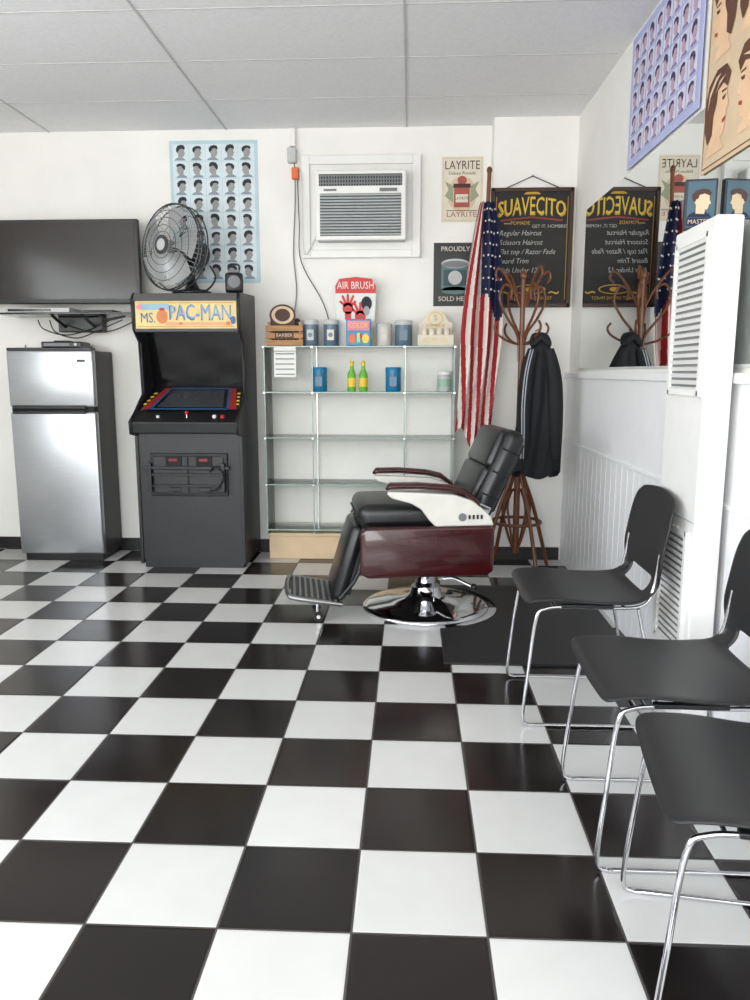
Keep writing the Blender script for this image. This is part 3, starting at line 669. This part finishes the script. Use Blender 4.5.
b.box((-.115, -.04, 0), (.115, .04, .07), PCRM, bev=.003); 
for i in range(4): b.lathe([(.02, .07), (.02, .11), (0, .112)], (-.072+.048*i, 0, 0), PCRM, 16)
LG = mat('pale_gold', (222, 196, 120), .5)
p = Paint(b, (0, .0395, 0), (1, 0, 0), (0, 0, 1), (0, -1, 0)); p.ell(0, .175, .05, .045, LG, 1); p.ell(0, .175, .04, .036, PCRM, 2); p.text('POMADE', 0, .13, .03, GOLD, 1); p.text('S', 0, .178, .05, GOLD, 3)
p = Paint(b, (0, -.0405, 0), (1, 0, 0), (0, 0, 1), (0, -1, 0)); p.text('POMADE', 0, .035, .04, LG, 1)
b.done('pomade_counter_display', (.155, 5.03, ZT))
for x in (-.595, -.115): tin('hair_wax_can', x, ZS, .05, .155, TEAL, SLATE, lid=TEAL)
for x, m in ((-.385, GREEN), (-.31, GREEN)):
    b = MB(); b.lathe([(.026, 0), (.028, .004), (.028, .11), (.012, .145), (.011, .165)], (0, 0, 0), m, 20); b.lathe([(.014, .165), (.014, .195), (0, .197)], (0, 0, 0), YEL, 16)
    b.lathe([(.0285, .03), (.0287, .031), (.0287, .085), (.0285, .086)], (0, 0, 0), YEL, 20); b.done('tonic_bottle', (x, 5.03, ZS))
b = MB(); b.lathe([(.042, 0), (.045, .004), (.045, .10), (.04, .108)], (0, 0, 0), LGREY, 24); b.lathe([(.047, .108), (.047, .13), (0, .132)], (0, 0, 0), PAPER, 24)
b.lathe([(.0455, .03), (.0457, .031), (.0457, .08), (.0455, .081)], (0, 0, 0), mat('pale_green', (150, 180, 160), .5), 24); b.done('comb_jar', (.215, 5.03, ZS))
b = MB(); 
for i in range(4): b.box((-.87, 4.909-.001*i, 1.37-.035*i-.06), (-.73, 4.910-.001*i, 1.37-.035*i-.005), PAPER)
p = Paint(b, (-.87, 4.9045, 1.2), (1, 0, 0), (0, 0, 1), (0, -1, 0))
for i in range(5): p.rect(.01, .02+i*.032, .13, .027+i*.032, GREY, 1)
b.box((-.87, 4.908, 1.37), (-.73, 4.912, 1.393), PAPER); b.done('price_cards')

# ------------------------------------------------------------------ floor mat
b = MB(); C = Vector((.085, 3.95)); mx0, mx1, my0, my1 = .15, .99, 3.13, 4.35
R = .375
dxl = mx0-C.x; th = math.acos(dxl/R)
arc = [(C.x+R*math.cos(t), C.y+R*math.sin(t)) for t in [th-(2*th)*i/28 for i in range(29)]]
if C.y+R*math.sin(th) < my1: poly = [(mx0, my0), (mx1, my0), (mx1, my1), (mx0, my1)]+arc
else: poly = [(mx0, my0), (mx1, my0), (mx1, my1)]+[(x, y) for x, y in arc if y < my1]
b.prism(poly, 'z', 0, .011, BLKMAT, bev=.003, seg=1); b.done('floor_mat')

# ------------------------------------------------------------------ barber chair (faces -x locally)
b = MB()
b.lathe([(.328, 0), (.336, .008), (.331, .02), (.303, .030), (.2, .045), (.12, .06), (.085, .08), (.075, .12)], (0, 0, 0), CHROME, 64)
b.lathe([(.055, .08), (.055, .2), (.075, .21), (.075, .235), (.04, .236)], (0, 0, 0), CHROME, 32)
b.box((-.22, -.16, .225), (.18, .16, .27), BLACK, bev=.01)
b.tube([(.06, -.06, .17), (.12, -.12, .19), (.18, -.17, .17), (.21, -.19, .16)], .010, CHROME, 10, sub=5); b.ball((.215, -.192, .158), .018, BLACK)
for s in (-1, 1):
    ya, yb = (.265, .325) if s > 0 else (-.325, -.265)
    b.prism([(-.375, .275), (-.34, .25), (.25, .25), (.282, .275), (.282, .485), (.26, .50), (-.35, .50), (-.375, .475)], 'y', ya, yb, BURG, bev=.014, seg=3)
    yw0, yw1 = (.268, .318) if s > 0 else (-.318, -.268)
    b.prism([(-.235, .675), (-.1, .668), (.08, .655), (.17, .625), (.225, .58), (.265, .54), (.278, .50), (-.01, .50), (-.04, .53), (-.08, .585), (-.13, .615), (-.22, .64), (-.245, .66)], 'y', yw0, yw1, CREAM, bev=.008, seg=3)
    ym = .293*s
    def armf(u, v, ym=ym):
        P = [(-.25, .687), (-.23, .70), (-.1, .70), (.05, .687), (.13, .667), (.19, .622), (.215, .59)]
        t = v*(len(P)-1); i = min(int(t), len(P)-2); f = t-i
        x = P[i][0]*(1-f)+P[i+1][0]*f; z = P[i][1]*(1-f)+P[i+1][1]*f
        e = min(1, .35+v*6, .35+(1-v)*6); a = 2*pi*u
        return Vector((x, ym+.036*e*math.cos(a), z+.017*e*math.sin(a)))
    b.grid(armf, 20, 30, BURG, closeu=True)
    yo = .3195*s
    b.tube([(.12, yo-.002*s, .545), (.12, yo+.003*s, .545)], .02, GREY, 20); 
    for k in range(4): b.box((.15+k*.02, yo-.002, .535), (.16+k*.02, yo+.002, .555), BLACK)
b.box((-.36, -.255, .41), (.22, .255, .50), LEATHER, bev=.03, seg=4)
b.box((-.375, -.25, .47), (.22, .25, .60), LEATHER, bev=.05, seg=5)
b.tube([(-.36, -.235, .535), (-.378, -.2, .535), (-.378, .2, .535), (-.36, .235, .535)], .006, BLACK, 8)
Rb = Matrix.Rotation(math.radians(24), 4, 'Y'); b.X = Matrix.Translation((.22, 0, .525)) @ Rb
b.box((-.05, -.245, .0), (.06, .245, .465), LEATHER, bev=.045, seg=5)
b.box((-.075, -.21, .05), (-.02, .21, .25), LEATHER, bev=.028, seg=4); b.box((-.075, -.21, .245), (-.02, .21, .45), LEATHER, bev=.028, seg=4)
b.box((.05, -.2, .05), (.075, .2, .42), BLACK, bev=.01)
for z in (.12, .24, .36): b.tube([(-.04, -.247, z), (.05, -.247, z)], .004, BLACK, 6)
b.X = Matrix.Identity(4)
for s in (-1, 1): b.box((.17, s*.255-.012, .44), (.25, s*.255+.012, .60), CHROME, bev=.006, R=Matrix.Rotation(.4, 3, 'Y'))
b.X = Matrix.Translation((-.355, 0, .485)) @ Matrix.Rotation(math.radians(17), 4, 'Y')
b.box((-.045, -.20, -.40), (.03, .20, .0), LEATHER, bev=.035, seg=4); b.box((.025, -.18, -.36), (.045, .18, -.02), BLACK, bev=.005)
b.X = Matrix.Translation((-.485, 0, .095)) @ Matrix.Rotation(math.radians(10), 4, 'Y')
FP = mat('footplate_alloy', (150, 150, 150), .3, .85)
b.box((-.23, -.19, -.004), (.02, .19, .008), mat('footplate_rubber', (64, 64, 66), .5), bev=.003)
b.tube([(.03, -.2, 0), (-.2, -.2, 0), (-.24, -.16, 0), (-.25, 0, 0), (-.24, .16, 0), (-.2, .2, 0), (.03, .2, 0)], .013, FP, 10, sub=5)
for i in range(8): b.box((-.22+i*.030, -.18, .006), (-.208+i*.030, .18, .014), FP, bev=.002)
b.X = Matrix.Identity(4)
for s in (-1, 1):
    b.tube([(-.47, s*.2, .12), (-.40, s*.2, .2), (-.33, s*.2, .33)], .010, BLACK, 10)
b.tube([(-.58, -.17, .105), (-.58, -.17, .05)], .009, CHROME, 10); b.cyl((-.575, -.182, .024), (-.575, -.158, .024), .024, BLACK, 20); b.cyl((-.575, -.184, .024), (-.575, -.156, .024), .010, CHROME, 12)
b.tube([(-.58, .17, .105), (-.58, .17, .05)], .009, CHROME, 10); b.cyl((-.575, .182, .024), (-.575, .158, .024), .024, BLACK, 20)
b.done('barber_chair', (.085, 3.95, 0), math.radians(9))

# ------------------------------------------------------------------ stacking chairs
def stacking_chair(x, y, rz=0):
    e = bpy.data.objects.new('stacking_chair', None); sc.collection.objects.link(e); e.location = (x, y, 0); e.rotation_euler = (0, 0, rz)
    b = MB(); prof = [Vector((a, 0, c)) for a, c in ((0, .434), (.025, .452), (.12, .457), (.24, .447), (.35, .447), (.41, .461), (.445, .498), (.458, .555), (.47, .635), (.488, .735), (.510, .825))]
    P = catmull(prof, 4); K = len(P)-1
    def wid(t):
        w = .225
        if t < .10: w = .225-.05*(1-t/.10)**2.2
        if .42 < t < .72: w = .225-.022*math.sin((t-.42)/.3*pi)
        if t > .86: w = .225-.06*((t-.86)/.14)**2.6
        return w
    def f(u, v):
        t = v*K; i = min(int(t), K-1); q = P[i]*(1-(t-i))+P[i+1]*(t-i)
        yy = (u-.5)*2; c = .012*yy*yy
        back = max(0, min(1, (v-.6)/.15))
        return Vector((q.x-back*.018*yy*yy, yy*wid(v), q.z+(1-back)*c*.6+(-.012*yy*yy if v > .97 else 0)))
    b.grid(f, 14, 40, SHELLB, skip=lambda u, v: abs(u-.5) < .27 and .535 < v < .66)
    o = b.done('seat_shell', parent=e)
    s = o.modifiers.new('s', 'SOLIDIFY'); s.thickness = .012; s.offset = 0
    s = o.modifiers.new('ss', 'SUBSURF'); s.levels = 1; s.render_levels = 2
    b = MB()
    for sg in (-1, 1):
        y = sg*.20
        b.tube([(.452, y*.93, .62), (.435, y*.95, .50), (.40, y, .443), (.30, y, .432), (.16, y, .435), (.07, y, .427), (.035, y*1.02, .39), (.012, y*1.08, .2), (-.002, y*1.1, .035), (.02, y*1.1, .007), (.06, y*1.1, .007), (.25, y*1.1, .007), (.43, y*1.1, .007), (.455, y*1.1, .03), (.43, y*1.05, .22), (.385, y, .43)], .0062, CHROME, 10, sub=6)
        b.box((.12, y-.012, .432), (.3, y+.012, .444), BLACK, bev=.003)
    for x_, z_ in ((.10, .432), (.34, .432)): b.tube([(x_, -.2, z_), (x_, .2, z_)], .0055, CHROME, 8)
    b.tube([(.44, -.22, .007), (.44, .22, .007)], .0055, CHROME, 8)
    b.done('sled_frame', parent=e)
stacking_chair(.405, 2.785); stacking_chair(.475, 1.985); stacking_chair(.49, 1.475, math.radians(-8))

# ------------------------------------------------------------------ lights
def area(name, loc, rot, sx, sy, P, col=(1, 1, 1)):
    l = bpy.data.lights.new(name, 'AREA'); l.shape = 'RECTANGLE'; l.size = sx; l.size_y = sy; l.energy = P; l.color = col
    o = bpy.data.objects.new(name, l); sc.collection.objects.link(o); o.location = loc; o.rotation_euler = rot
area('window_daylight_front', (-1.25, YF+.25, 1.45), (pi/2+.33, 0, 0), 4.0, 1.9, 190, (1, .995, .985))
area('window_daylight_left', (XL+.2, .65, 1.6), (pi/2+.28, 0, -pi/2), 4.2, 1.5, 95, (.97, .985, 1))
w = bpy.data.worlds.new('world'); sc.world = w; w.use_nodes = True
nt = w.node_tree; bg = nt.nodes['Background']; sky = nt.nodes.new('ShaderNodeTexSky')
try: sky.sky_type = 'NISHITA'; sky.sun_disc = False; sky.sun_elevation = .9
except Exception: pass
nt.links.new(sky.outputs[0], bg.inputs[0]); bg.inputs[1].default_value = .35

# ------------------------------------------------------------------ camera
cam = bpy.data.cameras.new('cam'); cam.sensor_fit = 'HORIZONTAL'; cam.sensor_width = 36; cam.lens = 766/750*36; cam.clip_start = .05
co = bpy.data.objects.new('camera', cam); sc.collection.objects.link(co); co.location = (0, 0, 1.237)
co.rotation_euler = (pi/2-math.radians(9.48), 0, math.radians(2.66)); sc.camera = co
